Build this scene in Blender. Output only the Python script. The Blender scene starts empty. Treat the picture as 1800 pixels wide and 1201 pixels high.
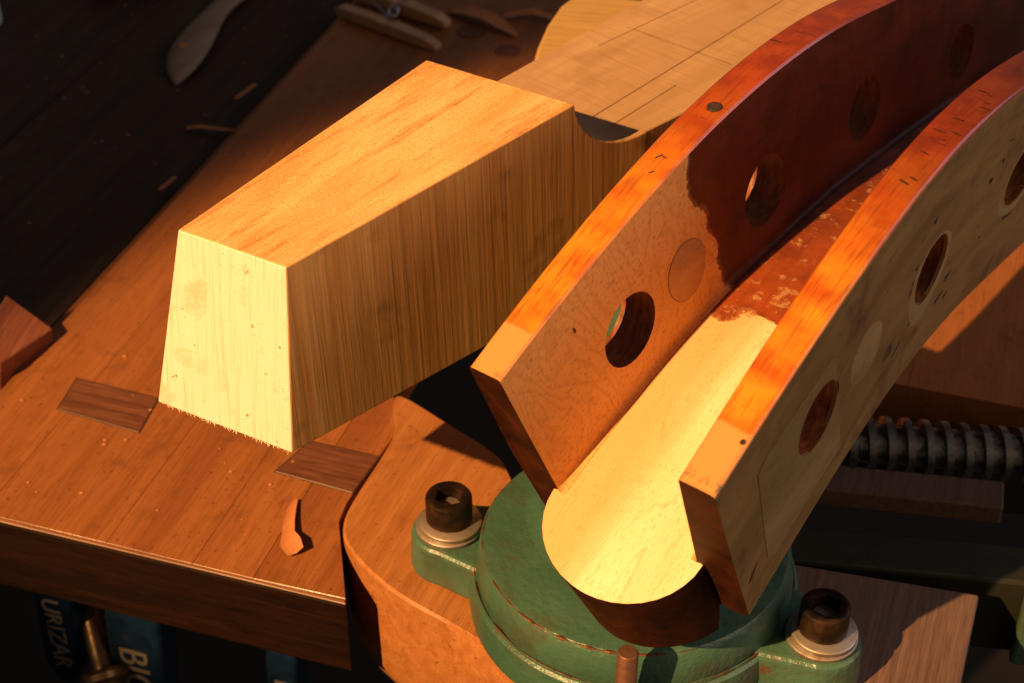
import bpy, bmesh, math, random
from mathutils import Vector, Matrix, Quaternion, noise as mnoise
R = math.radians
random.seed(7)
scene = bpy.context.scene
col = scene.collection

# ------------------------------------------------------------------ camera
cam_d = bpy.data.cameras.new('camera')
cam = bpy.data.objects.new('camera', cam_d); col.objects.link(cam)
cam.location = (0, 0, .47); cam.rotation_euler = (R(90 - 37), 0, 0)
cam_d.sensor_width = 36; cam_d.lens = 58; cam_d.clip_start = .01; cam_d.clip_end = 50
cam_d.dof.use_dof = True; cam_d.dof.focus_distance = .565; cam_d.dof.aperture_fstop = 18
scene.camera = cam
# ------------------------------------------------------------------ light
SUN_H, SUN_E = R(45), R(36)
sd = Vector((math.sin(SUN_H)*math.cos(SUN_E), math.cos(SUN_H)*math.cos(SUN_E), -math.sin(SUN_E)))
sl = Vector((math.cos(SUN_H), -math.sin(SUN_H), 0)); su = sl.cross(sd)
LAMP_D = 4.0
centre = sl*(-.398) + su*.272 + sd*.4
lamp_d = bpy.data.lights.new('window_light', 'SPOT')
lamp_d.energy = 1750; lamp_d.color = (1, .56, .205); lamp_d.shadow_soft_size = .022
lamp_d.use_square = True; lamp_d.spot_size = 2*math.atan(.28/LAMP_D); lamp_d.spot_blend = .40
lamp = bpy.data.objects.new('window_light', lamp_d); col.objects.link(lamp)
m3 = Matrix((sl, su, -sd)).transposed()
lamp.matrix_world = Matrix.Translation(centre - sd*LAMP_D) @ m3.to_4x4() @ Matrix.Diagonal((1, .93, 1, 1))
fill_d = bpy.data.lights.new('sky_window', 'AREA'); fill_d.shape = 'RECTANGLE'
fill_d.size = .9; fill_d.size_y = .7; fill_d.energy = 3.6; fill_d.color = (.72, .72, 1)
fill = bpy.data.objects.new('sky_window', fill_d); col.objects.link(fill)
fill.location = (1.45, .75, .95)
fill.rotation_euler = (Vector((.12, .55, .1)) - fill.location).to_track_quat('-Z', 'Y').to_euler()
room_d = bpy.data.lights.new('room_bounce', 'AREA'); room_d.shape = 'RECTANGLE'
room_d.size = 1.4; room_d.size_y = 1.0; room_d.energy = 10; room_d.color = (1, .74, .48)
room = bpy.data.objects.new('room_bounce', room_d); col.objects.link(room)
room.location = (1.5, -.35, .75)
room.rotation_euler = (Vector((0, .5, .1)) - room.location).to_track_quat('-Z', 'Y').to_euler()
world = bpy.data.worlds.new('World'); scene.world = world; world.use_nodes = True
bg = world.node_tree.nodes['Background']
bg.inputs[0].default_value = (1, .80, .66, 1); bg.inputs[1].default_value = .07
scene.view_settings.view_transform = 'Standard'; scene.view_settings.look = 'None'
scene.view_settings.exposure = 0; scene.view_settings.gamma = 1
scene.view_settings.use_curve_mapping = False

# ------------------------------------------------------------------ node helpers
class G:
    """tiny shader graph writer"""
    def __init__(s, name):
        s.m = bpy.data.materials.new(name); s.m.use_nodes = True
        s.t = s.m.node_tree; s.b = s.t.nodes['Principled BSDF']; s.h = None
    def n(s, typ, **kw):
        x = s.t.nodes.new(typ)
        for k, v in kw.items(): setattr(x, k, v)
        return x
    def put(s, sock, v):
        if hasattr(v, 'is_output'): s.t.links.new(v, sock)
        elif isinstance(v, tuple) and len(v) == 3 and sock.type == 'RGBA': sock.default_value = (*v, 1)
        else: sock.default_value = v
    def obj(s, rot=(0, 0, 0)):
        c = s.n('ShaderNodeTexCoord').outputs['Object']
        mp = s.n('ShaderNodeMapping'); mp.inputs['Rotation'].default_value = rot
        s.put(mp.inputs[0], c); return mp.outputs[0]
    def attr(s, name): return s.n('ShaderNodeAttribute', attribute_name=name).outputs['Vector']
    def scale(s, v, sc, loc=(0, 0, 0)):
        mp = s.n('ShaderNodeMapping'); mp.inputs['Scale'].default_value = sc; mp.inputs['Location'].default_value = loc
        s.put(mp.inputs[0], v); return mp.outputs[0]
    def noise(s, v, sc=1., det=3., rough=.55, dist=0.):
        x = s.n('ShaderNodeTexNoise'); s.put(x.inputs['Vector'], v)
        x.inputs['Scale'].default_value = sc; x.inputs['Detail'].default_value = det
        x.inputs['Roughness'].default_value = rough; x.inputs['Distortion'].default_value = dist
        return x.outputs['Fac']
    def voro(s, v, sc=1., feature='F1'):
        x = s.n('ShaderNodeTexVoronoi', feature=feature); s.put(x.inputs['Vector'], v); x.inputs['Scale'].default_value = sc
        return x.outputs['Distance']
    def ramp(s, f, *st):
        x = s.n('ShaderNodeValToRGB'); e = x.color_ramp.elements
        while len(e) < len(st): e.new(.5)
        for el, (p, c) in zip(e, st):
            el.position = p; el.color = (c, c, c, 1) if isinstance(c, (int, float)) else (*c, 1)
        s.put(x.inputs[0], f); return x.outputs[0]
    def math(s, op, a, b=0., c=0.):
        x = s.n('ShaderNodeMath', operation=op)
        s.put(x.inputs[0], a); s.put(x.inputs[1], b); s.put(x.inputs[2], c); return x.outputs[0]
    def mix(s, f, a, b, mode='MIX'):
        x = s.n('ShaderNodeMix', data_type='RGBA', blend_type=mode)
        s.put(x.inputs['Factor'], f); s.put(x.inputs['A'], a); s.put(x.inputs['B'], b); return x.outputs['Result']
    def sep(s, v):
        x = s.n('ShaderNodeSeparateXYZ'); s.put(x.inputs[0], v); return x.outputs
    def bump(s, h, dist, strength=1.):
        x = s.n('ShaderNodeBump'); x.inputs['Distance'].default_value = dist; x.inputs['Strength'].default_value = strength
        s.put(x.inputs['Height'], h)
        if s.h is not None: s.put(x.inputs['Normal'], s.h)
        s.h = x.outputs[0]
    def done(s, color, rough=.5, metal=0., coat=0., coat_rough=.15, spec=.4):
        b = s.b
        s.put(b.inputs['Base Color'], color); s.put(b.inputs['Roughness'], rough); s.put(b.inputs['Metallic'], metal)
        s.put(b.inputs['Coat Weight'], coat); s.put(b.inputs['Coat Roughness'], coat_rough)
        b.inputs['Specular IOR Level'].default_value = spec
        if s.h is not None: s.put(b.inputs['Normal'], s.h)
        return s.m

def grain_rot(h):            # turns world x,y so that x runs along heading h (degrees from +Y towards +X)
    return (0, 0, -R(90 - h))

def wood(name, light, dark, h=18.5, ring=160., along=6., pore=.25, rough=.5, coat=0., stain=None,
         stain_sc=28., stain_lo=.55, specks=0., bump=.00012, coords=None, rot=None, spec=.35, offset=(0, 0, 0)):
    g = G(name)
    v = coords(g) if coords else g.obj(rot or grain_rot(h))
    v = g.scale(v, (1, 1, 1), offset)
    a = g.noise(g.scale(v, (along, ring, ring)), 1, 4, .6, .6)
    c = g.mix(g.ramp(a, (.32, 0.), (.68, 1.)), dark, light)
    big = g.noise(g.scale(v, (9, 26, 26)), 1, 3)
    c = g.mix(g.ramp(big, (.3, .25), (.7, 0.)), c, dark)
    f = g.noise(g.scale(v, (70, 1500, 1500)), 1, 2)
    c = g.mix(g.math('MULTIPLY', g.ramp(f, (.35, 1.), (.55, 0.)), pore), c, tuple(x*.35 for x in dark))
    if stain:
        st = g.noise(v, stain_sc, 5, .65, .4)
        c = g.mix(g.ramp(st, (stain_lo, 0.), (stain_lo + .15, .55)), c, stain)
    if specks:
        sp = g.noise(v, 420, 2, .5); c = g.mix(g.ramp(sp, (.66, 0.), (.72, specks)), c, tuple(x*.25 for x in dark))
    if bump:
        g.bump(f, bump, .6); g.bump(a, bump*1.5, .5)
    r = g.ramp(big, (.3, min(1, rough + .1)), (.7, max(.05, rough - .08)))
    return g.done(c, r, 0, coat, .2, spec)

# ------------------------------------------------------------------ mesh helpers
def thing(name, label, cat, loc=(0, 0, 0), group=None):
    o = bpy.data.objects.new(name, None); col.objects.link(o); o.location = loc
    o.empty_display_size = .01
    o['label'] = label; o['category'] = cat
    if group: o['group'] = group
    return o
def tag(o, label, cat, group=None):
    o['label'] = label; o['category'] = cat
    if group: o['group'] = group
    return o
def root_of(p):
    loc = Vector((0, 0, 0))
    while p: loc += p.location; p = p.parent
    return loc
def obj(name, me, mats, parent=None, loc=None, smooth=None):
    """vertices are given in world metres and moved to the parent's origin"""
    if isinstance(me, bmesh.types.BMesh):
        bm = me; me = bpy.data.meshes.new(name)
        bmesh.ops.recalc_face_normals(bm, faces=bm.faces); bm.to_mesh(me); bm.free()
    o = bpy.data.objects.new(name, me); col.objects.link(o)
    if not isinstance(mats, (list, tuple)): mats = [mats]
    if not me.materials:
        for m in mats: me.materials.append(m)
    base = root_of(parent) if parent else (Vector(loc) if loc is not None else Vector((0, 0, 0)))
    me.transform(Matrix.Translation(-base))
    if parent: o.parent = parent
    else: o.location = base
    if smooth is not None:
        me.polygons.foreach_set('use_smooth', [True]*len(me.polygons))
        md = o.modifiers.new('edges', 'EDGE_SPLIT'); md.split_angle = R(smooth)
    return o
def bevel(o, w, seg=2, ang=40):
    b = o.modifiers.new('bevel', 'BEVEL'); b.width = w; b.segments = seg; b.limit_method = 'ANGLE'; b.angle_limit = R(ang)
    return o
def loft(bm, rings, cap=True, closed=True, mat=None):
    rs = [[bm.verts.new(p) for p in r] for r in rings]; k = len(rings[0])
    for a, b in zip(rs, rs[1:]):
        for i in range(k if closed else k - 1):
            f = bm.faces.new((a[i], a[(i+1) % k], b[(i+1) % k], b[i]))
            if mat: f.material_index = mat(i)
    if cap:
        f = bm.faces.new(rs[0][::-1]); g = bm.faces.new(rs[-1])
        if mat: f.material_index = mat('start'); g.material_index = mat('end')
    return rs
def prism(pts, z0, z1, bm=None):
    bm = bm or bmesh.new()
    loft(bm, [[(x, y, z0) for x, y in pts], [(x, y, z1) for x, y in pts]])
    return bm
def lathe(prof, c, axis=(0, 0, 1), seg=40, bm=None, cap=True):
    """prof: list of (radius, height) along axis from point c"""
    bm = bm or bmesh.new(); q = Vector((0, 0, 1)).rotation_difference(Vector(axis).normalized())
    rings = [[Vector(c) + q @ Vector((r*math.cos(2*math.pi*i/seg), r*math.sin(2*math.pi*i/seg), h)) for i in range(seg)] for r, h in prof]
    loft(bm, rings, cap); return bm
def tube(pts, rad, seg=10, bm=None):
    bm = bm or bmesh.new(); pts = [Vector(p) for p in pts]; rings = []
    up = Vector((0, 0, 1))
    for i, p in enumerate(pts):
        t = (pts[min(i+1, len(pts)-1)] - pts[max(i-1, 0)]).normalized()
        if abs(t.dot(up)) > .95: up = Vector((1, 0, 0))
        a = t.cross(up).normalized(); b = t.cross(a); r = rad[i] if isinstance(rad, (list, tuple)) else rad
        rings.append([p + a*r*math.cos(2*math.pi*k/seg) + b*r*math.sin(2*math.pi*k/seg) for k in range(seg)])
    loft(bm, rings); return bm
def smoothpoly(pts, n=6):
    """closed Catmull-Rom"""
    out = []; k = len(pts)
    for i in range(k):
        p = [Vector(pts[(i+j-1) % k]) for j in range(4)]
        for s in range(n):
            t = s/n
            out.append(tuple(.5*((2*p[1]) + (p[2]-p[0])*t + (2*p[0]-5*p[1]+4*p[2]-p[3])*t*t + (3*p[1]-p[0]-3*p[2]+p[3])*t**3)))
    return out

BU = Vector((math.sin(R(18)), math.cos(R(18)), 0)); BV = Vector((math.cos(R(18)), -math.sin(R(18)), 0))
def bench_pt(u, v, z=0): return BU*u + BV*v + Vector((0, 0, z))

# ------------------------------------------------------------------ materials
M = {}
for i, k in enumerate((1., .90, .95)):
    M['bench%d' % i] = wood('bench_wood_%d' % i, (.32*k, .113*k, .034*k), (.225*k, .072*k, .021*k), 18, 70, 3, .3, .34, 0, (.13, .042, .013), 60, .55, .5, offset=(i*.37, i*.11, 0))
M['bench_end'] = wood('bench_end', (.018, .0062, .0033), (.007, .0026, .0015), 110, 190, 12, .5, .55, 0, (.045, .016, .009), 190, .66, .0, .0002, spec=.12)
M['bench_edge'] = wood('bench_edge', (.26, .115, .062), (.15, .055, .025), 110, 150, 10, .3, .5)
M['walnut'] = wood('dark_plug', (.19, .070, .036), (.095, .032, .017), 108, 300, 20, .5, .45, 0, (.03, .01, .006), 60, .6)
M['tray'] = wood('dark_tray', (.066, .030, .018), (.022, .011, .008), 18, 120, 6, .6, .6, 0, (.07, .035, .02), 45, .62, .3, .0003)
M['block_wood'] = wood('vise_pad_wood', (.40, .160, .050), (.28, .096, .027), 22, 170, 4, .3, .45, 0, (.16, .045, .012), 40, .58, .55)
M['offcut'] = wood('reddish_offcut', (.40, .14, .075), (.22, .062, .030), 8, 260, 6, .3, .5)
M['handle'] = wood('grey_handle', (.30, .22, .165), (.19, .135, .095), 25, 200, 5, .3, .55)
M['pin'] = wood('clothespin_wood', (.50, .30, .17), (.36, .20, .10), 125, 200, 4, .2, .6)
M['shaving'] = wood('shaving_wood', (.55, .215, .09), (.42, .14, .05), 30, 300, 8, .2, .6)
M['riser'] = wood('yellow_board', (.52, .32, .12), (.40, .225, .075), 100, 260, 4, .25, .5)
M['plank'] = wood('pinkish_plank', (.17, .098, .075), (.10, .055, .040), 20, 330, 4, .4, .6)

def steel(name, c, rough, grime=(.01, .008, .006), sc=120):
    g = G(name); v = g.obj(); n = g.noise(v, sc, 5, .65)
    g.bump(n, .0002, .5)
    return g.done(g.mix(g.ramp(n, (.45, 0.), (.7, .85)), c, grime), g.ramp(n, (.4, rough), (.7, min(1, rough+.3))), .85)
M['bolt'] = steel('black_oxide', (.045, .030, .022), .32, (.09, .04, .02))
M['washer'] = steel('dull_washer', (.42, .36, .31), .42, (.20, .12, .08))
M['screw'] = steel('greasy_screw', (.26, .24, .23), .22, (.02, .016, .012), 320)
M['rail'] = steel('dark_rail', (.060, .062, .045), .45, (.03, .022, .016), 60)
M['brass'] = steel('worn_bolt', (.22, .14, .08), .32, (.10, .05, .025), 150)
M['rod'] = steel('copper_rod', (.34, .17, .11), .42, (.16, .06, .035), 400)
M['wire'] = steel('spring_wire', (.35, .36, .42), .35, (.2, .2, .24))
def green_paint():
    g = G('green_paint'); v = g.obj()
    big = g.noise(v, 22, 5, .6); f = g.noise(v, 330, 3, .6); chip = g.noise(v, 95, 6, .72, .5)
    c = g.mix(g.ramp(big, (.35, 0.), (.65, 1.)), (.032, .080, .052), (.056, .118, .080))
    c = g.mix(g.ramp(f, (.55, 0.), (.75, .35)), c, (.02, .07, .04))
    gr = g.noise(v, 34, 5, .7, .3); c = g.mix(g.ramp(gr, (.52, 0.), (.68, .65)), c, (.055, .043, .024)); k = g.ramp(chip, (.645, 0.), (.672, 1.)); c = g.mix(k, c, (.10, .042, .022))
    g.bump(f, .0007, .8); g.bump(big, .0015, .4); g.bump(k, .0003, -.6)
    return g.done(c, g.ramp(big, (.3, .46), (.7, .30)), 0, .15, .3)
M['green'] = green_paint()
def blue_paint():
    g = G('blue_paint'); v = g.obj(); n = g.noise(v, 120, 4, .6); g.bump(n, .0003, .5)
    return g.done(g.mix(g.ramp(n, (.4, 0.), (.7, 1.)), (.004, .017, .048), (.002, .008, .022)), .4, 0, .2)
M['blue'] = blue_paint()
M['white'] = G('white_letter').done((.17, .14, .12), .6)
M['rust_line'] = steel('rusty_edge', (.20, .085, .045), .55, (.07, .03, .015), 500)
def plain(name, c, sc=60, rough=.6, var=.35):
    g = G(name); n = g.noise(g.obj(), sc, 4); g.bump(n, .0002, .4)
    return g.done(g.mix(g.ramp(n, (.35, 0.), (.65, 1.)), tuple(x*(1-var) for x in c), c), rough)
M['floor'] = plain('dark_floor', (.012, .009, .008), 6)
M['pale_blue'] = plain('pale_blue', (.42, .50, .58))

# neck blank: the wood seen on its planed top, its sawn end, its torn side and its shaft
BH = 43.
def top_mat():
    g = G('neck_top'); v = g.obj(grain_rot(BH))
    a = g.noise(g.scale(v, (7, 38, 38), (.2, .4, 0)), 1, 4, .55, .9)
    c = g.mix(g.ramp(a, (.36, 0.), (.60, 1.)), (.56, .255, .072), (.70, .405, .165))
    st = g.noise(g.scale(v, (3.2, 200, 200), (.6, .3, 0)), 1, 4, .75, .25); zone = g.noise(g.scale(v, (8, 30, 30), (.1, .9, 0)), 1, 2)
    c = g.mix(g.math('MULTIPLY', g.ramp(st, (.52, 0.), (.68, .75)), g.ramp(zone, (.40, 0.), (.55, 1.))), c, (.27, .090, .02))
    b = g.noise(g.scale(v, (60, 700, 700)), 1, 3, .6); c = g.mix(g.ramp(b, (.35, .22), (.5, 0.)), c, (.40, .15, .04))
    f = g.noise(v, 1000, 2); c = g.mix(g.ramp(f, (.57, 0.), (.68, .35)), c, (.84, .60, .32)); c = g.mix(g.ramp(f, (.32, .3), (.43, 0.)), c, (.36, .14, .035))
    g.bump(f, .0003, .7); g.bump(b, .0001, .5)
    return g.done(c, .55, 0, 0, .2, .35)
def end_mat():
    g = G('neck_end_grain'); v = g.obj(grain_rot(BH - 90 + 84))
    saw = g.noise(g.scale(v, (200, 950, 20)), 1, 3, .65); arcs = g.noise(g.scale(v, (30, 42, 420), (0, 0, .2)), 1, 3, .6, 2.0)
    c = g.mix(g.ramp(saw, (.30, .5), (.50, 0.)), (.73, .57, .47), (.48, .32, .20))
    c = g.mix(g.ramp(arcs, (.62, 0.), (.70, .28)), c, (.50, .33, .16))
    blot = g.noise(v, 60, 5, .65); c = g.mix(g.ramp(blot, (.55, 0.), (.70, .6)), c, (.50, .32, .14))
    dot = g.noise(v, 260, 2); c = g.mix(g.ramp(dot, (.70, 0.), (.74, .9)), c, (.30, .13, .05))
    g.bump(saw, .0003, .8)
    return g.done(c, .6, 0, 0, .2, .3)
def side_mat():
    g = G('neck_torn_side'); v = g.obj(grain_rot(41.7))
    lines = g.noise(g.scale(v, (300, 60, 3.5)), 1, 3, .65, .05); wide = g.noise(g.scale(v, (70, 30, 10)), 1, 4, .6)
    c = g.mix(g.ramp(wide, (.32, 0.), (.68, 1.)), (.54, .22, .058), (.70, .35, .11))
    c = g.mix(g.ramp(lines, (.62, 0.), (.74, .55)), c, (.86, .62, .28))  # pale fibre lines, with raking-light glints put into their colour
    c = g.mix(g.ramp(lines, (.30, .10), (.42, 0.)), c, (.22, .08, .02))
    st = g.noise(v, 45, 4); c = g.mix(g.ramp(st, (.58, 0.), (.72, .5)), c, (.19, .06, .018))
    torn = g.noise(g.scale(v, (700, 300, 60)), 1, 2)
    g.bump(lines, .00025, .6); g.bump(torn, .0001, .5)
    return g.done(c, .55, 0, 0, .2, .4)
M['nb_top'], M['nb_end'], M['nb_side'] = top_mat(), end_mat(), side_mat()
def shaft_mat():
    g = G('neck_shaft_top'); v = g.obj(grain_rot(BH))
    saw = g.noise(g.scale(v, (620, 30, 30), (0, 0, 0)), 1, 2); fig = g.noise(g.scale(v, (8, 60, 60)), 1, 4, .6, .8)
    c = g.mix(g.ramp(fig, (.3, 0.), (.7, 1.)), (.37, .205, .098), (.49, .295, .155))
    c = g.mix(g.ramp(saw, (.52, 0.), (.66, .35)), c, (.33, .17, .07))
    bl = g.noise(v, 38, 4, .6); c = g.mix(g.ramp(bl, (.58, 0.), (.7, .35)), c, (.30, .15, .06))
    g.bump(saw, .0002, .5)
    return g.done(c, .55)
M['nb_shaft'] = shaft_mat()
M['pencil'] = plain('pencil_line', (.17, .095, .05), 300)

# pegbox: 'peg' holds (distance along the box, across, height) so the grain bends with it
def peg_zone(g, v, s_at, amp=.010, tilt=0.):
    x, y, z = g.sep(v)
    j = g.noise(v, 42, 1, .5); k_ = g.noise(g.scale(v, (300, 300, 420)), 1, 3, .6)
    q = g.math('ADD', x, g.math('MULTIPLY', g.math('SUBTRACT', j, .5), amp*2.6))
    q = g.math('ADD', q, g.math('MULTIPLY', g.math('SUBTRACT', k_, .5), amp*.55))
    q = g.math('ADD', q, g.math('MULTIPLY', z, tilt))
    return g.ramp(g.math('MULTIPLY', g.math('SUBTRACT', q, s_at - .5/40), 40.), (.475, 0.), (.495, .75), (.56, 1.))
def varnish_color(g, v, a, b):
    n = g.noise(v, 48, 5, .65, .4); c = g.mix(g.ramp(n, (.3, 0.), (.7, 1.)), a, b)
    f = g.noise(g.scale(v, (40, 400, 400)), 1, 3); return g.mix(g.ramp(f, (.5, 0.), (.75, .4)), c, tuple(x*.3 for x in a))
def peg_inner():
    g = G('cheek_inner'); v = g.attr('peg')
    swirl = g.noise(g.scale(v, (22, 10, 9), (.3, .2, .5)), 1, 2, .4, .6); fine = g.noise(g.scale(v, (160, 160, 60)), 1, 2); ringy = g.math('SINE', g.math('ADD', g.math('MULTIPLY', swirl, 150.), g.math('MULTIPLY', fine, 9.)))
    pore = g.noise(g.scale(v, (520, 900, 900)), 1, 2)
    pale = g.mix(g.ramp(ringy, (.1, 0.), (1., .35)), (.70, .345, .105), (.52, .215, .055))
    pale = g.mix(g.ramp(pore, (.30, .6), (.45, 0.)), pale, (.34, .13, .04))
    dark = varnish_color(g, v, (.13, .019, .004), (.042, .008, .003))
    z = peg_zone(g, v, .112, .008, .10)
    g.bump(pore, .0003, .6); g.bump(ringy, .00004, .4); g.bump(z, .0005, .6)
    return g.done(g.mix(z, pale, dark), g.mix(z, (.55,)*3, (.48,)*3), 0, g.math('MULTIPLY', z, .08), .25)
def peg_floor():
    g = G('floor_wood'); v = g.attr('peg')
    lines = g.noise(g.scale(v, (4, 40, 30), (.1, .2, 0)), 1, 2, .5, .7)
    thin = g.ramp(g.math('ABSOLUTE', g.math('SINE', g.math('MULTIPLY', lines, 26.))), (0., 1.), (.10, 0.))
    pore = g.noise(g.scale(v, (330, 1000, 1000)), 1, 2); tone = g.noise(g.scale(v, (10, 60, 60)), 1, 3)
    pale = g.mix(g.ramp(tone, (.3, 0.), (.7, 1.)), (.72, .48, .25), (.78, .60, .40))
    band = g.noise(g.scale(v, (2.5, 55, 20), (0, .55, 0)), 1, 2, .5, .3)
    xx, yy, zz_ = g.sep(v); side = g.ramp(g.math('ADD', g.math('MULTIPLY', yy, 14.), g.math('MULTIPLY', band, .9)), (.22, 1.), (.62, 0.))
    pale = g.mix(g.math('MULTIPLY', side, .8), pale, (.60, .30, .095))  # the floor's left-hand shading put into its colour, broken by wood streaks
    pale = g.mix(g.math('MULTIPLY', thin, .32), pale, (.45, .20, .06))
    pale = g.mix(g.ramp(pore, (.30, .45), (.44, 0.)), pale, (.50, .26, .10))
    dark = varnish_color(g, v, (.30, .058, .013), (.13, .028, .009))
    wear = g.noise(v, 130, 5, .7); dark = g.mix(g.ramp(wear, (.58, 0.), (.64, .7)), dark, (.42, .22, .09))
    z = peg_zone(g, v, .105, .014, 0.)
    g.bump(pore, .00025, .5); g.bump(wear, .0006, .5)
    return g.done(g.mix(z, pale, dark), g.mix(z, (.55,)*3, (.34,)*3), 0, g.math('MULTIPLY', z, .2), .25)
def peg_top():
    g = G('varnished_edge'); v = g.attr('peg'); x, y, zz = g.sep(v)
    fl = g.noise(g.scale(v, (60, 40, 40)), 1, 3); n = g.noise(v, 70, 5, .65)
    f = g.noise(g.scale(v, (70, 900, 900)), 1, 3)
    org = g.mix(g.ramp(fl, (.35, 0.), (.65, 1.)), (.42, .078, .004), (.66, .225, .012))
    red = g.mix(g.ramp(n, (.35, 0.), (.65, 1.)), (.20, .024, .004), (.34, .052, .006))
    c = g.mix(g.ramp(g.math('MULTIPLY', x, 4.), (.30, 0.), (.62, 1.)), org, red)
    c = g.mix(g.ramp(f, (.50, 0.), (.68, .55)), c, (.17, .026, .006))
    st = g.noise(g.scale(v, (260, 60, 60)), 1, 4, .7); st = g.math('MULTIPLY', g.ramp(st, (.60, 0.), (.68, .9)), g.ramp(g.math('MULTIPLY', x, 4.), (.42, 0.), (.56, 1.)))
    c = g.mix(st, c, (.045, .012, .006))
    wob = g.math('ADD', x, g.math('MULTIPLY', g.math('SUBTRACT', n, .5), .004))
    pale = g.ramp(g.math('MULTIPLY', wob, 20.), (.475, 0.), (.50, 1.))
    grime = g.noise(v, 240, 5, .7); bare = g.mix(g.math('MULTIPLY', g.ramp(grime, (.5, 0.), (.62, .9)), g.ramp(g.math('MULTIPLY', wob, 20.), (.11, 1.), (.17, 0.))), (.56, .235, .070), (.13, .085, .055))
    c = g.mix(pale, bare, c)
    g.bump(f, .00015, .5); g.bump(n, .0004, .35)
    return g.done(c, .36, 0, g.math('MULTIPLY', pale, .6), .14)
def peg_outer():
    g = G('bare_cheek_side'); v = g.attr('peg')
    fl = g.noise(g.scale(v, (16, 14, 60)), 1, 4, .6, .8); n = g.noise(v, 40, 5, .65); f = g.noise(g.scale(v, (150, 700, 700)), 1, 3)
    c = g.mix(g.ramp(fl, (.3, 0.), (.7, 1.)), (.165, .090, .033), (.285, .168, .062))
    c = g.mix(g.ramp(n, (.54, 0.), (.7, .7)), c, (.075, .036, .016))
    gouge = g.noise(g.scale(v, (55, 30, 170)), 1, 2, .4); x, y, z = g.sep(v)
    gz = g.math('MULTIPLY', g.ramp(gouge, (.675, 0.), (.70, .85)), g.ramp(g.math('MULTIPLY', x, 4.), (.42, 0.), (.50, 1.)))
    c = g.mix(gz, c, (.03, .018, .014))
    c = g.mix(g.ramp(f, (.5, 0.), (.75, .25)), c, (.10, .05, .025))
    g.bump(f, .0002, .5); g.bump(gz, .001, -.6)
    return g.done(c, .48, 0, .05, .3)
def peg_end():
    g = G('stained_end'); v = g.attr('peg'); x, y, z = g.sep(v)
    n = g.noise(v, 60, 5, .65, .5); f = g.noise(v, 700, 2)
    c = g.mix(g.ramp(n, (.35, 0.), (.7, 1.)), (.016, .0045, .002), (.060, .014, .0045))
    c = g.mix(g.ramp(f, (.74, 0.), (.78, .5)), c, (.35, .17, .08))
    g.bump(f, .0001, .4)
    return g.done(c, .6, 0, 0., .3, .1)
def peg_hole():
    g = G('hole_wall'); v = g.attr('peg'); n = g.noise(g.scale(v, (160, 500, 160)), 1, 4)
    g.bump(n, .0005, .7)
    c = g.mix(g.ramp(n, (.35, 0.), (.7, 1.)), (.10, .024, .008), (.25, .085, .03))
    return g.done(c, .4, 0, .1, .3)
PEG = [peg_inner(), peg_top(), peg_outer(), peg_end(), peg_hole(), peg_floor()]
M['bushing'] = wood('bushing_wood', (.58, .31, .14), (.48, .235, .095), 60, 120, 20, .2, .5)
M['bushing_old'] = wood('old_bushing_wood', (.37, .25, .12), (.27, .175, .078), 60, 120, 20, .3, .5)
M['patch'] = wood('cheek_patch_wood', (.32, .205, .092), (.22, .137, .058), 38, 40, 12, .3, .5)

# ------------------------------------------------------------------ floor of the shop
bm = bmesh.new(); bm.faces.new([bm.verts.new(p) for p in ((-3, -2, -.85), (3, -2, -.85), (3, 4, -.85), (-3, 4, -.85))])
fl = obj('floor', bm, M['floor']); fl['kind'] = 'structure'

# ------------------------------------------------------------------ workbench
bench = thing('workbench', 'worn orange wooden workbench with dark front edge and sunken tray', 'workbench', bench_pt(.42, -.3, -.039))
U0, T = .419, -.039
seams = [-.403, -.366, -.308, -.2690, -.2425]
def board(v0, v1, u0, u1, mat, z1=0., z0=T, gap=.00006, parent=bench, name='board', bev=.00012):
    pts = [bench_pt(u0, v0 + gap), bench_pt(u0, v1 - gap), bench_pt(u1, v1 - gap), bench_pt(u1, v0 + gap)]
    return bevel(obj(name, prism([(p.x, p.y) for p in pts], z0, z1), mat, parent), bev, 1)
dogs = [[(-.2043, .573), (-.2001, .5957), (-.1597, .5811), (-.1643, .5564)], [(-.1019, .5308), (-.0885, .5514), (-.0572, .5408), (-.0672, .5171)]]
U1 = 1.25
for i, (a, b) in enumerate(zip(seams, seams[1:])):
    board(a, b, U0 - .0065, U1, M['bench%d' % ((0, 1, 2, 0)[i])])
c0, c1 = bench_pt(U0 - .0065, -.2424), bench_pt(.5598, -.2424)
bevel(obj('board', prism([tuple(c0.xy), (-.0652, .4560), (-.0715, .5000), (-.0690, .5120), (-.0500, .5600), tuple(c1.xy)], T, 0), M['bench1'], bench), .0002, 1)
board(-.2425, -.222, .72, U1, M['bench1'])
board(-.222, -.18, .72, U1, M['bench2'])
for i in range(5): board(-.18 + i*.085, -.18 + (i+1)*.085, .617, U1, M['bench%d' % (i % 3)])
# dark end cap with a paler strip on its top arris
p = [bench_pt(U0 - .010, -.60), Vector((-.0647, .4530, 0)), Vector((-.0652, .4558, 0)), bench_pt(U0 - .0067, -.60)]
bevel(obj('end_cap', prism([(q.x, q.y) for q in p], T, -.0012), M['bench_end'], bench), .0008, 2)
p = [bench_pt(U0 - .0096, -.60), Vector((-.0650, .4534, 0)), Vector((-.0654, .4556, 0)), bench_pt(U0 - .0069, -.60)]
bevel(obj('pale_arris', prism([(q.x, q.y) for q in p], -.0010, -.0002), M['bench_edge'], bench), .0003, 1)
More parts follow.
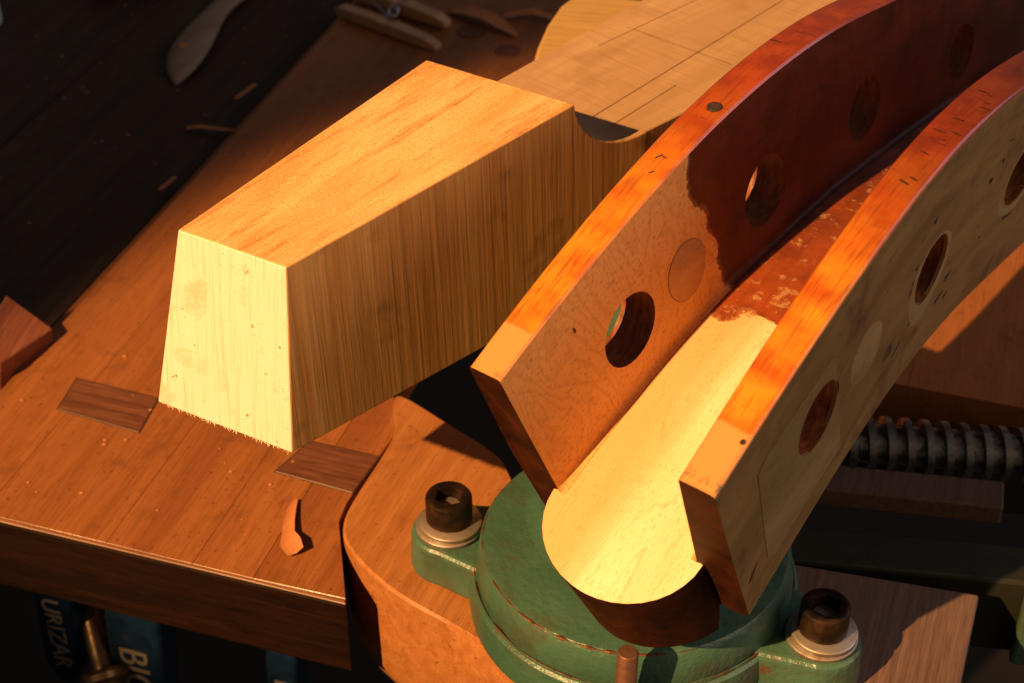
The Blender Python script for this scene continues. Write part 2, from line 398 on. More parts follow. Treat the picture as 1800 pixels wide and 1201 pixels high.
# two filled dog holes, set a hair proud, each with a dark rim marking the gap around it
for d in dogs:
    c = sum((Vector((*q, 0)) for q in d), Vector())/4
    bevel(obj('dog_hole_plug', prism([tuple((c + (Vector((*q, 0)) - c)*.985).xy) for q in d], -.03, .0003), M['walnut'], bench), .0002, 1)
    gap = prism([tuple((c + (Vector((*q, 0)) - c)*1.012).xy) for q in d], -.001, .00015)
    obj('dog_hole_gap', gap, M['tray'], bench)
for x, y, r in ((-.0028, .9218, .0078), (-.0251, .9474, .0092), (.012, .895, .003)):
    obj('round_plug', lathe([(r, -.004), (r, .0007)], (x, y, 0), seg=24), M['walnut'], bench)
# sunken tray on the far side: floor boards, inner lip strip
TZ = -.015
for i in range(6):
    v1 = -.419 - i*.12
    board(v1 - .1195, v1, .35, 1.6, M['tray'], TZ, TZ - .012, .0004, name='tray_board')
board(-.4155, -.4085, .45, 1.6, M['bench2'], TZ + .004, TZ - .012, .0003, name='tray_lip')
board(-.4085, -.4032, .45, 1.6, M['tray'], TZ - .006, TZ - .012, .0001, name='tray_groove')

# ------------------------------------------------------------------ vise on its wooden pad
pad = thing('mounting_pad', 'thick rounded orange wood pad with dark specks under the green vise', 'wood pad', (.04, .48, -.06))
left_out = [(-.0499, .5782), (-.0275, .5583), (-.0100, .5420), (-.0020, .5290), (.004, .505), (.010, .470), (.022, .440),
            (.0240, .4080), (.0120, .4100), (.0000, .4210), (-.0134, .4313), (-.0255, .4404), (-.043, .4533), (-.0571, .4679), (-.0660, .4815), (-.0690, .4925),
            (-.0663, .5085), (-.052, .5500), (-.0530, .5700)]
def rounded_prism(pts, zs):
    bm = bmesh.new(); c = sum((Vector((*p, 0)) for p in pts), Vector())/len(pts)
    rings = []
    for z, ins in zs: rings.append([((Vector((*p, 0)) - (Vector((*p, 0)) - c).normalized()*ins) + Vector((0, 0, z))) for p in pts])
    loft(bm, rings); return bm
zs = [(-.085, .036), (-.078, .024), (-.068, .012), (-.058, .004), (-.048, .0006), (-.020, 0), (.0028, 0), (.0040, .0011)]
lo = []
for i in range(len(left_out)):   # round only the outer corner
    lo.append(left_out[i])
obj('pad_side', rounded_prism(smoothpoly(lo, 4), zs), M['block_wood'], pad, smooth=35)
right_out = [(.085, .475), (.1101, .4720), (.1824, .4545), (.1655, .4094), (.150, .372), (.100, .372), (.085, .41)]
bevel(obj('pad_side', prism(right_out, -.045, .004), [M['plank']], pad), .0012, 2)
bevel(obj('pad_base', prism([(-.02, .395), (.14, .33), (.18, .45), (.0, .53)], -.085, -.0752), M['plank'], pad), .002, 1)

vise = thing('vise', 'green cast-iron vise with round turret base and steel screw', 'vise', (.046, .452, .004))
VC = Vector((.0465, .4520, 0))
RB_ = .0612
obj('turret_base', lathe([(.050, -.10), (.050, -.006), (RB_ + .0015, .0046), (RB_ + .0022, .012), (RB_ + .0012, .0195), (RB_, .0205), (RB_ - .0002, .0215)], VC, seg=72), M['green'], vise, smooth=35)
obj('turret_ring', lathe([(RB_ - .0012, .0216), (RB_ - .0008, .0225), (RB_ - .0024, .0340), (RB_ - .0040, .0362), (RB_ - .0058, .0366), (.030, .0366)], VC, seg=72), M['green'], vise, smooth=35)
def rust_arc(z, r, a0, a1, rad):
    pts = []
    for i in range(40):
        a = R(a0 + (a1 - a0)*i/39); pts.append(VC + Vector((r*math.cos(a), r*math.sin(a), z)))
    return tube(pts, [rad*max(.03, .35 + 1.5*mnoise.noise(Vector((i*.7, r*99, 3)))) for i in range(40)], 6)
obj('worn_edge', rust_arc(.0357, RB_ - .0036, 150, 290, .0008), M['rust_line'], vise)
obj('worn_seam', rust_arc(.0218, RB_ - .0002, 165, 372, .00045), M['rust_line'], vise)
# column under the pegbox, its top sloped to carry it
PH = Vector((math.sin(.6614), math.cos(.6614), 0))
def under_z(x, y): return .0753 + (Vector((x, y, 0)) - Vector((.0456, .3985, 0))).dot(PH)*.43 - .0015
cc = Vector((.054, .468, 0)); rings = []
for k, (r, t) in enumerate(((.0530, 0), (.0490, .012), (.0465, .05), (.0455, .2), (.0450, .9), (.0440, 1.))):
    ring = []
    for i in range(48):
        a = 2*math.pi*i/48; x, y = cc.x + r*math.cos(a)*.93, cc.y + r*math.sin(a)
        zt = max(.040, under_z(x, y) - .002) if k else .0368
        ring.append((x, y, .0368 + (zt - .0368)*t))
    rings.append(ring)
bm = bmesh.new(); loft(bm, rings); obj('column', bm, M['green'], vise, smooth=40)
# two ears with socket head bolts
def ear(c, name='ear'):
    d = (VC - c); d.z = 0; L = d.length; d.normalize(); s = Vector((-d.y, d.x, 0))
    pts = []
    for i in range(13):
        a = math.pi*(.5 + i/12); pts.append(c + d*(math.cos(a)*.0150) + s*(math.sin(a)*.0150))
    pts += [c + d*(L - .050) - s*.022, c + d*(L - .045) + s*.022]
    bm = bmesh.new(); P = [(p.x, p.y) for p in pts]
    loft(bm, [[(x + (x - c.x)*.06, y + (y - c.y)*.06, .0044) for x, y in P], [(x, y, .0225) for x, y in P]])
    return bevel(obj(name, bm, M['green'], vise), .0025, 3, 50)
def bolt(c, rz):
    z = .0227
    w = obj('washer', lathe([(.0128, z), (.0132, z + .0006), (.0132, z + .0016), (.0126, z + .0021)], c, seg=40), M['washer'], vise, smooth=40)
    obj('washer', lathe([(.0118, z + .0023), (.0122, z + .0028), (.0122, z + .0042), (.0116, z + .0047)], c + Vector((.0006, -.0004, 0)), seg=40), M['washer'], vise, smooth=40)
    z += .0049; H, r = .0118, .0091
    bm = bmesh.new(); seg = 36; hexr = .0055
    def circ(rr, h): return [c + Vector((rr*math.cos(2*math.pi*i/seg), rr*math.sin(2*math.pi*i/seg), h)) for i in range(seg)]
    def hexa(rr, h):
        out = []
        for i in range(seg):
            a = 2*math.pi*i/seg; k = rr*math.cos(math.pi/6)/math.cos(((a - rz) % (math.pi/3)) - math.pi/6)
            out.append(c + Vector((k*math.cos(a), k*math.sin(a), h)))
        return out
    sh = round(rz/(2*math.pi/seg))
    rings = [circ(r - .0005, z), circ(r, z + .0006), circ(r, z + H - .0012), circ(r - .0004, z + H - .0004), circ(r - .0013, z + H),
             circ(hexr + .0013, z + H), hexa(hexr + .0002, z + H - .0003), hexa(hexr, z + H - .0008), hexa(hexr, z + H - .0055)]
    loft(bm, rings); o = obj('bolt', bm, M['bolt'], vise, smooth=30)
    obj('socket_floor', lathe([(.0045, z + H - .0056), (.0045, z + H - .0050), (.002, z + H - .0046)], c, seg=18), M['washer'], o)
for c in (Vector((-.0245, .4728, 0)), Vector((.1125, .4150, 0))):
    ear(c); bolt(c, .35)
# screw, its guide bars and end plate on the shaded side
A, B = Vector((.115, .540, .0130)), Vector((.262, .5275, .0075))
ax = (B - A).normalized(); n1 = ax.cross(Vector((0, 0, 1))).normalized(); n2 = ax.cross(n1)
def thread():
    bm = bmesh.new(); Lg = (B - A).length; pitch = .0081; r0, r1 = .0086, .0117
    seg = 28; prof = [(0., r0), (.50, r0), (.56, r1), (.92, r1)]
    turns = int(Lg/pitch); prev = None
    for k in range(turns*seg + 1):
        a = 2*math.pi*k/seg
        cur = [bm.verts.new(A + ax*((k/seg + q)*pitch) + (n1*math.cos(a) + n2*math.sin(a))*r) for q, r in prof]
        nxt_first = None
        if prev:
            for j in range(3): bm.faces.new((prev[j], prev[j+1], cur[j+1], cur[j]))
        if k >= seg:
            pass
        prev = cur; rows.append(cur)
    for k in range(len(rows) - seg):       # close flank from this turn's crest to the next turn's root
        if k + 1 + seg < len(rows):
            bm.faces.new((rows[k][3], rows[k+seg][0], rows[k+1+seg][0], rows[k+1][3]))
    return bm
rows = []
sc = obj('screw_thread', thread(), M['screw'], vise, smooth=35)
obj('screw_core', lathe([(.0080, 0), (.0080, (B - A).length)], A, ax, 24), M['screw'], vise, smooth=40)
def bar(a, b, width, z0, z1, name, mat, bev=.0015):
    a, b = Vector((*a, 0)), Vector((*b, 0)); s = (b - a).normalized().cross(Vector((0, 0, 1)))*width
    return bevel(obj(name, prism([tuple(q.xy) for q in (a, b, b - s, a - s)], z0, z1), mat, vise), bev, 2)
bar((.100, .4795), (.330, .4475), .0215, -.040, -.0005, 'guide_bar', M['rail'])
bar((.203, .4585), (.330, .4410), .006, -.041, -.004, 'guide_bar_plate', M['green'])
bar((.085, .576), (.330, .5545), .013, -.055, -.012, 'guide_bar', M['rail'])
strip = tag(bevel(obj('pale_strip', prism([(.120, .545), (.214, .530), (.2185, .5475), (.125, .562)], -.030, -.020), M['plank'], None, (.17, .545, -.03)), .0008, 1),
            'short pale wood strip lying under the threaded screw', 'wood strip')
# handle rod standing in front of the turret
obj('handle_rod', lathe([(.0037, -.10), (.0037, .0500), (.0032, .0508)], (.0392, .3822, 0), seg=24), M['rod'], vise, smooth=40)
obj('handle_stub', tube([(.0392, .3822, -.075), (.0440, .400, -.075)], .005, 12), M['rail'], vise)

# ------------------------------------------------------------------ neck blank
nb = thing('neck_blank', 'pale squared neck blank with tapered heel block and bright sawn end', 'neck blank', (-.05, .55, .06))
UP_ = Vector((0, 0, 1)); LIFT = .91
def kb(p, ref=Vector((0, 0, .47))): p = Vector(p); return ref + (p - ref)*LIFT
ZT, ZS, SF = .14, .124, .9505
TL, TR, FR_, FL_ = Vector((-.122, .5058, ZT)), Vector((-.080, .4815, ZT)), Vector((.02476, .57826, .152)), Vector((-.03536, .61603, .152))
BL, BR = Vector((-.1395, .5045, .06)), Vector((-.0834, .4737, .06))
right_dir = (Vector((-.0174, .5342, .0603)) - BR).normalized(); left_dir = (FL_ - TL).normalized()
LEN_R = (FR_ - TR).length; LEN_L = (FL_ - TL).length
def side_profile(top0, bot0, dir_t, L):
    """closed outline of a heel side: top run, cove, shaft, underside"""
    pts = [top0, top0 + dir_t*L]
    base = top0 + dir_t*L; drop = (bot0 - top0)/(top0.z - bot0.z); drop -= dir_t*drop.dot(dir_t); drop /= -drop.z
    for i in range(1, 11):      # cove: falls steeply, then sweeps out to the shaft
        a = i/10*math.pi/2
        pts.append(base + dir_t*(.040*(1 - math.cos(a))) + drop*((base.z + dir_t.z*.040 - ZS)*math.sin(a)))
    return pts
bm = bmesh.new()
tr = side_profile(TR, BR, (FR_ - TR).normalized(), LEN_R); tl = side_profile(TL, BL, left_dir, LEN_L)
ux, vx = [bm.verts.new(p) for p in tr], [bm.verts.new(p) for p in tl]
eR = BR + right_dir*(LEN_R + .040); eL = BL + (left_dir + UP_*right_dir.z).normalized()*(LEN_L + .040)
br, bl, er, el = [bm.verts.new(p) for p in (BR, BL, eR, eL)]
def face(vs, mi): f = bm.faces.new(vs); f.material_index = mi; return f
face([ux[0], ux[1], vx[1], vx[0]], 0)
for i in range(1, len(ux) - 1): face([ux[i], ux[i+1], vx[i+1], vx[i]], 3)
face([ux[0], vx[0], bl, br], 1); face([br, bl, el, er], 2); face([ux[-1], er, el, vx[-1]], 3)
face(ux + [er, br], 2); face(vx + [el, bl], 2)
for v_ in bm.verts: v_.co = kb(v_.co)
heel = obj('heel_block', bm, [M['nb_top'], M['nb_end'], M['nb_side'], M['nb_shaft']], nb)
bevel(heel, .0006, 2, 30)
# torn fibres left by the saw along the lower arris of the end
bm = bmesh.new()
for i in range(70):
    f = random.random()**.8; p0 = kb(BL.lerp(BR, f)) + Vector((0, 0, .0004)); d0 = Vector((random.uniform(-.5, .7), random.uniform(-1, -.2), random.uniform(-1.2, .1))).normalized()
    L0 = random.uniform(.0004, .0016); tube([p0, p0 + d0*L0*.6, p0 + d0*L0 + Vector((random.uniform(-.0004, .0004), 0, random.uniform(0, .0004)))], [.00012, .0001, .00004], 4, bm)
fz = obj('torn_fibres', bm, M['nb_end'], nb); fz['kind'] = 'stuff'
# shaft running on behind the pegbox
sdir = Vector((.0649, .0770, 0)).normalized(); sperp = Vector((sdir.y, -sdir.x, 0))
s0 = Vector((-.0061, .6852, 0)) - sdir*.028
a0 = Vector((-.0061, .6852, 0))*SF; W0, W1 = .066, .056
far = a0 + sdir*.50
q0 = tl[-1] + (tr[-1] - tl[-1])*.22; q0.z = 0
start_l = a0 - sdir*(.010); start_r = tr[-1].copy(); start_r.z = 0
dR = ((FR_ - TR).normalized()); dR.z = 0
start_r -= Vector((dR.y, -dR.x, 0))*.0004
pts = [start_l - sdir*.012, start_r - dR*.014, start_r + dR*.06, far + sperp*W1, far]
bmS = bmesh.new(); loft(bmS, [[(p.x, p.y, .085) for p in pts], [(p.x, p.y, ZS) for p in pts]])
for v_ in bmS.verts: v_.co = kb(v_.co)
for f_ in bmS.faces: f_.material_index = 0 if f_.normal.z > .5 or min(v_.co.z for v_ in f_.verts) > .125 else 1
shaft = bevel(obj('shaft', bmS, [M['nb_shaft'], M['nb_side']], nb), .0005, 1)
def pencil(a, b, w=.00035):
    a, b = Vector((*(Vector(a)*SF), ZS + .00012)), Vector((*(Vector(b)*SF), ZS + .00012)); s = (b - a).normalized().cross(Vector((0, 0, 1)))*w
    bm = bmesh.new(); n = 8
    rs = []
    for i in range(n + 1):
        p = a.lerp(b, i/n); k = .6 + .5*abs(mnoise.noise(p*130)); rs.append((bm.verts.new(p + s*k), bm.verts.new(p - s*k)))
    for x, y in zip(rs, rs[1:]): bm.faces.new((x[0], x[1], y[1], y[0]))
    for v_ in bm.verts: v_.co = kb(v_.co)
    return obj('pencil_line', bm, M['pencil'], nb)
mid = Vector((.0360, .6500)); pd = Vector((sdir.x, sdir.y))
pencil(mid, mid + pd*.36); pencil(Vector((.044, .642)), Vector((.044, .642)) + pd*.05, .0003)
c0 = Vector((.030, .690)); pencil(c0 + pd*.055 - Vector((sperp.x, sperp.y))*.012, c0 + pd*.055 + Vector((sperp.x, sperp.y))*.05, .0003)
pencil(c0 + pd*.03 + Vector((sperp.x, sperp.y))*-.01, c0 + pd*.16 + Vector((sperp.x, sperp.y))*.002, .00025)

riser = tag(bevel(obj('support_board', prism([tuple(kb((x*SF, y*SF, .085)).xy) for x, y in [(.0113, .7787), (.0120, .790), (.0137, .8016), (.019, .826), (.027, .8504), (.034, .862), (.045, .866), (.16, .835), (.13, .745)]], .0002, kb((0, 0, .085)).z - .0003), M['riser'], None, (.06, .81, 0)), .002, 2),
            'yellowish rounded wood board propping up the neck blank from below', 'board')

# ------------------------------------------------------------------ pegbox
peg = thing('pegbox', 'old varnished double bass pegbox with open peg holes and freshly pared floor', 'pegbox', (.046, .40, .075))
PSI, ORG = .6614, Vector((.0206, .3845, .1439))
TAU = [.4615, .3932, .2734, .0662, -.1197, -.1477, -.1796]; LP = .34
wit, wif, th, dfl, dbt, wob = .0350, .0285, .0127, .0655, .0993, .0428
def lin(x, xs, ys):
    if x <= xs[0]: return ys[0] + (ys[1]-ys[0])*(x-xs[0])/(xs[1]-xs[0])
    for i in range(len(xs) - 1):
        if x <= xs[i+1]: return ys[i] + (ys[i+1]-ys[i])*(x-xs[i])/(xs[i+1]-xs[i])
    return ys[-1]
def smooth_lin(x, xs, ys, w=.03):
    return sum(lin(max(xs[0], x + d*w), xs, ys) for d in (-1, -.5, 0, .5, 1))/5
KN = [LP*i/6 for i in range(7)]
def tau(s): return lin(max(0, s), KN, TAU)
hx = Vector((math.sin(PSI), math.cos(PSI), 0)); W = Vector((math.cos(PSI), -math.sin(PSI), 0)); UP = Vector((0, 0, 1))
STEP = .002; curve = [ORG.copy()]
for i in range(int(LP/STEP) + 60):
    t = tau((i + .5)*STEP); curve.append(curve[-1] + (hx*math.cos(t) + UP*math.sin(t))*STEP)
def frame(s):
    t = tau(s); Tn = hx*math.cos(t) + UP*math.sin(t); Nn = -hx*math.sin(t) + UP*math.cos(t)
    if s < 0: return ORG + Tn*s, Tn, Nn
    k = min(int(s/STEP), len(curve) - 2); return curve[k].lerp(curve[k+1], s/STEP - k), Tn, Nn
def kw(s): return smooth_lin(s, [0, LP/2, LP], [1, .8464, .8442])
def topn(s): return smooth_lin(s, [0, LP/3, 2*LP/3, LP], [0, -.0018, -.0023, -.0042])
def botn(s): return smooth_lin(s, [0, LP/2, LP], [0, -.0092, .0039])
def thk(s): return th*lin(max(0, s), [0, LP], [1, 1.36])
KP, EYE = .95, Vector((0, 0, .47))
def near(p): return EYE + (p - EYE)*KP
def P3(s, w, n):
    p, Tn, Nn = frame(s); return near(p + W*w + Nn*n)
def inv(p):      # straightened coordinates of a point
    p = EYE + (p - EYE)/KP
    best = min(range(0, len(curve), 2), key=lambda k: abs((p - curve[k]).dot(frame(k*STEP)[1])) + .15*(p - curve[k]).length)
    s = best*STEP
    for _ in range(3):
        c, Tn, Nn = frame(s); s += (p - c).dot(Tn)*.8
    c, Tn, Nn = frame(s); return (s, (p - c).dot(W), (p - c).dot(Nn))
def add_peg_attr(me, base=Vector((0, 0, 0))):
    a = me.attributes.new('peg', 'FLOAT_VECTOR', 'POINT')
    for v in me.vertices: a.data[v.index].vector = inv(v.co + base)
FIL = .0025
def cheek_section(s, sg):
    """(w, n, material of the edge that starts here)"""
    k, tp, bt = kw(s), topn(s), botn(s)
    it, ot = wit*k, wit*k + thk(s); fw = wif*k; ob = wob*k
    nf = -dfl + bt; nb_ = -dbt + bt
    out = []
    wall = lambda n: it + (fw - it)*(n - tp)/(nf - tp)
    r = .0022
    out.append((wall(tp - .0008), tp - .0008, 1)); out.append((it + .0007, tp, 1))
    for i in range(5):
        a = math.pi/2*(1 - i/4); out.append((ot - r + r*math.cos(a), tp - r + r*math.sin(a), 1 if i < 3 else 2))
    out.append((ob + (ot - ob)*.55, tp + (nb_ - tp)*.5, 2))
    out.append((ob + .0004, nb_ + .004, 3)); out.append((ob - .003, nb_, 3))
    out.append((fw - FIL - .001, nb_, 3)); out.append((fw - FIL, nf, 0))
    for i in range(1, 6):
        a = math.pi/2*i/5; out.append((wall(nf + FIL) - FIL + FIL*math.sin(a), nf + FIL - FIL*math.cos(a), 0))
    out.append((wall(tp - .022), tp - .022, 0))
    return [(w*sg, n, m) for w, n, m in out]
HOLES = [(.0605, -.0425, -.0455, .0142), (.158, -.0480, -.0560, .0146), (.2445, -.0440, -.0480, .0138), (.338, -.042, -.045, .0130)]
def cylinder_across(s, n, r, w0, w1, taper=1., seg=32):
    bm = bmesh.new(); rings = []
    p, Tn, Nn = frame(s)
    for w, k in ((w0, 1), (w1, taper)):
        rings.append([near(p + Nn*n + W*w + (Tn*math.cos(2*math.pi*i/seg) + Nn*math.sin(2*math.pi*i/seg))*r*k) for i in range(seg)])
    loft(bm, rings); return bm
def make_cheek(sg):
    bm = bmesh.new(); ns = 54; e0 = .005 if sg < 0 else .0017; rings, sec = [], None
    for i in range(ns):
        s = -.0 + (LP + .09)*i/(ns - 1)
        sec = cheek_section(s, sg); ring = []
        for w, n, m in sec:
            # the end face leans: the top starts a little later
            ds = 0
            if i == 0: ds = e0*(1 + n/dfl) if n > -dfl else 0
            ring.append(P3(s + ds, w, n))
        rings.append(ring)
    mats = [m for _, _, m in sec]
    loft(bm, rings, True, True, lambda i: 3 if isinstance(i, str) else mats[i])
    bmesh.ops.recalc_face_normals(bm, faces=bm.faces)
    me = bpy.data.meshes.new('cheek'); bm.to_mesh(me); bm.free()
    for m in PEG: me.materials.append(m)
    tmp = bpy.data.objects.new('tmp_cheek', me); col.objects.link(tmp); cut = []
    for s, nl, nr, r in HOLES:
        n = nl if sg < 0 else nr
        cb = cylinder_across(s, n, r*(.87 if sg < 0 else 1), sg*.012, sg*.075, 1.5 if sg < 0 else 1.); bmesh.ops.recalc_face_normals(cb, faces=cb.faces)
        cm = bpy.data.meshes.new('cut'); cb.to_mesh(cm); cb.free()
        for m in PEG: cm.materials.append(m)
        for f in cm.polygons: f.material_index = 4
        co = bpy.data.objects.new('cut', cm); col.objects.link(co); cut.append(co)
        md = tmp.modifiers.new('b', 'BOOLEAN'); md.operation = 'DIFFERENCE'; md.solver = 'EXACT'; md.object = co
    dg = bpy.context.evaluated_depsgraph_get(); res = bpy.data.meshes.new_from_object(tmp.evaluated_get(dg))
    for co in cut: bpy.data.objects.remove(co)
    bpy.data.objects.remove(tmp)
    add_peg_attr(res)
    o = obj('cheek', res, PEG, peg, smooth=32)
    return o
cheekL, cheekR = make_cheek(-1), make_cheek(1)
cheekL['label'] = 'cheek with pale fresh inner face and dark red varnish beyond'
cheekR['label'] = 'cheek with bare grey-brown outer side'
# back: floor plate running out into the round chin
def make_back():
    bm = bmesh.new(); rings = []; EX = .0272
    ss = [-EX*math.cos(math.pi/2*i/9) for i in range(9)] + [0., .0012] + [.004 + (LP + .09)*i/46 for i in range(47)]
    NW = 12
    for s in ss:
        k, bt = kw(max(0, s)), botn(max(0, s)); half = wif*k - FIL - .0001
        if s < 0: half = max(.0012, (wif + .0020)*math.sqrt(max(0, 1 - (s/EX)**2)))
        elif s < .002: half = wif + .0020 if s == 0 else wif*k - FIL - .0001
        low = -dbt + bt + (-.016 + .003*max(0, -s)/EX if s < 0 else .0006)
        inner = 1 - .12*max(0, -s)/EX
        top = [P3(s, -half + 2*half*j/NW, -dfl + bt - .0001) for j in range(NW + 1)]
        bot = [P3(s*(.93 if s < 0 else 1), (half - 2*half*j/NW)*inner, low) for j in range(NW + 1)]
        rings.append(top + bot)
    def mt(i):
        if isinstance(i, str): return 3
        return 5 if i < NW else 3
    loft(bm, rings, True, True, mt)
    return bm
bmb = make_back(); bmesh.ops.recalc_face_normals(bmb, faces=bmb.faces)
me = bpy.data.meshes.new('back'); bmb.to_mesh(me); bmb.free()
for m in PEG: me.materials.append(m)
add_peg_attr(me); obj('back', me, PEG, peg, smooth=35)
# bushings flush in both cheeks, patch on the bare side, plugs and nicks
def flat_on(s, n, r, sg, inner, name, mat, h=.0004, ring=True):
    k = kw(s); tp, nf = topn(s), -dfl + botn(s)
    if inner: w = wit*k + (wif*k - wit*k)*(n - tp)/(nf - tp)
    else:
        ot, ob, nb_ = wit*k + thk(s), wob*k, -dbt + botn(s); w = ot + (ob - ot)*(n - tp)/(nb_ - tp)
    p, Tn, Nn = frame(s); c = p + W*(w*sg) + Nn*n
    d = .002
    wa = lambda n_, s_: (wit*kw(s_) + (wif - wit)*kw(s_)*(n_ - topn(s_))/(-dfl + botn(s_) - topn(s_))) if inner else \
        (wit*kw(s_) + thk(s_) + (wob*kw(s_) - wit*kw(s_) - thk(s_))*(n_ - topn(s_))/(-dbt + botn(s_) - topn(s_)))
    dirn = (-sg if inner else sg)
    bm = bmesh.new(); seg = 40; rr = []
    for q, off in ((r, -.003), (r, h*.6), (r - .0004, h)):
        ring_ = []
        for i in range(seg):
            a = 2*math.pi*i/seg; s2, n2_ = s + q*math.cos(a), n + q*math.sin(a)
            ring_.append(P3(s2, wa(n2_, s2)*sg + dirn*off, n2_))
        rr.append(ring_)
    loft(bm, rr)
    return obj(name, bm, mat, peg, smooth=35)
def dark_ring(s, n, r, sg, inner):
    return flat_on(s, n, r, sg, inner, 'glue_line', M['pencil'], .00012)
flat_on(.0975, -.0462, .0122, -1, True, 'bushing', M['bushing']); dark_ring(.0975, -.0464, .01245, -1, True)
flat_on(.0980, -.0520, .0130, 1, False, 'bushing', M['bushing_old']); dark_ring(.0980, -.0520, .0133, 1, False)
def outer_w(s, n): return wit*kw(s) + thk(s) + (wob*kw(s) - wit*kw(s) - thk(s))*(n - topn(s))/(-dbt + botn(s) - topn(s))
def patch():
    quad = [(.0225, -.0200), (.0735, -.0240), (.0775, -.0860), (.0175, -.0840)]; bm = bmesh.new(); N = 14
    sh, _, sn, sr = HOLES[0]
    def pt(u, v):
        a = [quad[0][i] + (quad[1][i]-quad[0][i])*u for i in (0, 1)]; b = [quad[3][i] + (quad[2][i]-quad[3][i])*u for i in (0, 1)]
        return a[0] + (b[0]-a[0])*v, a[1] + (b[1]-a[1])*v
    # ring mesh between the hole and the quad outline
    seg = 48; inner, outer = [], []
    for i in range(seg):
        a = 2*math.pi*i/seg; inner.append((sh + (sr + .0003)*math.cos(a), sn + (sr + .0003)*math.sin(a)))
        # ray to the quad outline
        best = None
        for j in range(4):
            (x1, y1), (x2, y2) = quad[j], quad[(j+1) % 4]; dx, dy = math.cos(a), math.sin(a)
            den = dx*(y2-y1) - dy*(x2-x1)
            if abs(den) < 1e-12: continue
            t = ((x1-sh)*(y2-y1) - (y1-sn)*(x2-x1))/den; u = ((x1-sh)*dy - (y1-sn)*dx)/den
            if t > 0 and -1e-6 <= u <= 1+1e-6 and (best is None or t < best): best = t
        outer.append((sh + best*math.cos(a), sn + best*math.sin(a)))
    rows = []
    for f, h in ((0, -.001), (0, .0004), (.5, .0004), (1, .0004), (1, -.001)):
        rows.append([P3(i[0] + (o[0]-i[0])*f, outer_w(i[0] + (o[0]-i[0])*f, i[1] + (o[1]-i[1])*f) + h, i[1] + (o[1]-i[1])*f) for i, o in zip(inner, outer)])
    loft(bm, rows + [rows[0]], cap=False)
    bmesh.ops.remove_doubles(bm, verts=bm.verts, dist=1e-6)
    return bm
obj('patch', patch(), M['patch'], peg)
def ring_on(s, n, r0, r1, ds, dn):
    bm = bmesh.new(); seg = 44; rows = []
    for f, h in ((0, -.001), (0, .0003), (.45, .0005), (1, .0002), (1, -.001)):
        row = []
        for i in range(seg):
            a = 2*math.pi*i/seg; q = (s + r0*math.cos(a), n + r0*math.sin(a)); k = 1 + .06*math.sin(3*a + s*40)
            o = (s + ds + r1*k*math.cos(a), n + dn + r1*k*math.sin(a))
            x, y = q[0] + (o[0]-q[0])*f, q[1] + (o[1]-q[1])*f; row.append(P3(x, outer_w(x, y) + h, y))
        rows.append(row)
    loft(bm, rows + [rows[0]], cap=False); bmesh.ops.remove_doubles(bm, verts=bm.verts, dist=1e-6); return bm
for (s_, _, n_, r_), ds, dn, k in ((HOLES[1], -.001, -.004, 1.42), (HOLES[2], -.001, -.003, 1.30)):
    obj('hole_collar', ring_on(s_, n_, r_ + .0002, r_*k, ds, dn), M['bushing_old'], peg, smooth=40)
def top_plug(s, frac, r, sg):
    w = wit*kw(s) + thk(s)*frac; p, Tn, Nn = frame(s); c = P3(s, w*sg, topn(s) + .0002)
    return obj('plug', lathe([(r, -.002), (r, .0002), (r - .0003, .0004)], c, Nn, 20), M['tray'], peg)
top_plug(.1365, .40, .0026, -1)
def nick(c, a, b, d):   # small dark dent lying in the surface
    bm = bmesh.new(); bm.faces.new([bm.verts.new(c + a*math.cos(t*math.pi/4) + b*math.sin(t*math.pi/4) + d*.00012) for t in range(8)])
    return obj('nick', bm, M['tray'], peg)
for s, f, sg, l, wd, sk in ((.1060, .55, -1, .0016, .0003, .5), (.1065, .42, -1, .0003, .0012, .2), (.0985, .40, -1, .0012, .0003, .9), (.0210, .86, 1, .0010, .0008, 0),
                       (.1330, .52, 1, .0004, .0022, .3), (.1360, .66, 1, .0004, .0016, .2), (.1640, .35, 1, .0003, .0028, .1), (.1655, .70, 1, .0003, .0022, .2), (.1740, .5, 1, .0003, .0024, 0), (.1860, .8, 1, .0003, .0026, .1), (.1500, .45, 1, .0003, .002, .2), (.197, .4, 1, .0003, .0025, .1)):
    p, Tn, Nn = frame(s); c = P3(s, (wit*kw(s) + thk(s)*f)*sg, topn(s)); a = (Tn + W*sk).normalized()
    nick(c, a*l, Nn.cross(a)*wd, Nn)
for s, n, l, h, sk in ((.142, -.030, .0022, .0012, .5), (.150, -.027, .0012, .0022, .3), (.139, -.041, .0010, .0026, .2), (.196, -.060, .0016, .0010, .4), (.187, -.070, .0042, .0011, .7), (.181, -.079, .0036, .0010, .7), (.190, -.083, .0020, .0008, .7),
                        (.205, -.036, .0012, .0030, .2), (.213, -.031, .0010, .0022, .2), (.130, -.078, .0028, .0010, .6), (.198, -.048, .0030, .0008, .8), (.010, -.072, .0045, .0007, .9)):
    p, Tn, Nn = frame(s); a = (Tn + Nn*sk).normalized(); nick(P3(s, outer_w(s, n) + .0001, n), a*l*1.35, a.cross(W)*h*1.35, W)
p, Tn, Nn = frame(.0385); n_ = -.0165; w_ = wit*kw(.0385) + (wif - wit)*kw(.0385)*(n_ - topn(.0385))/(-dfl - topn(.0385))
nick(P3(.0385, -w_, n_), Tn*.0006, Nn*.0014, W)

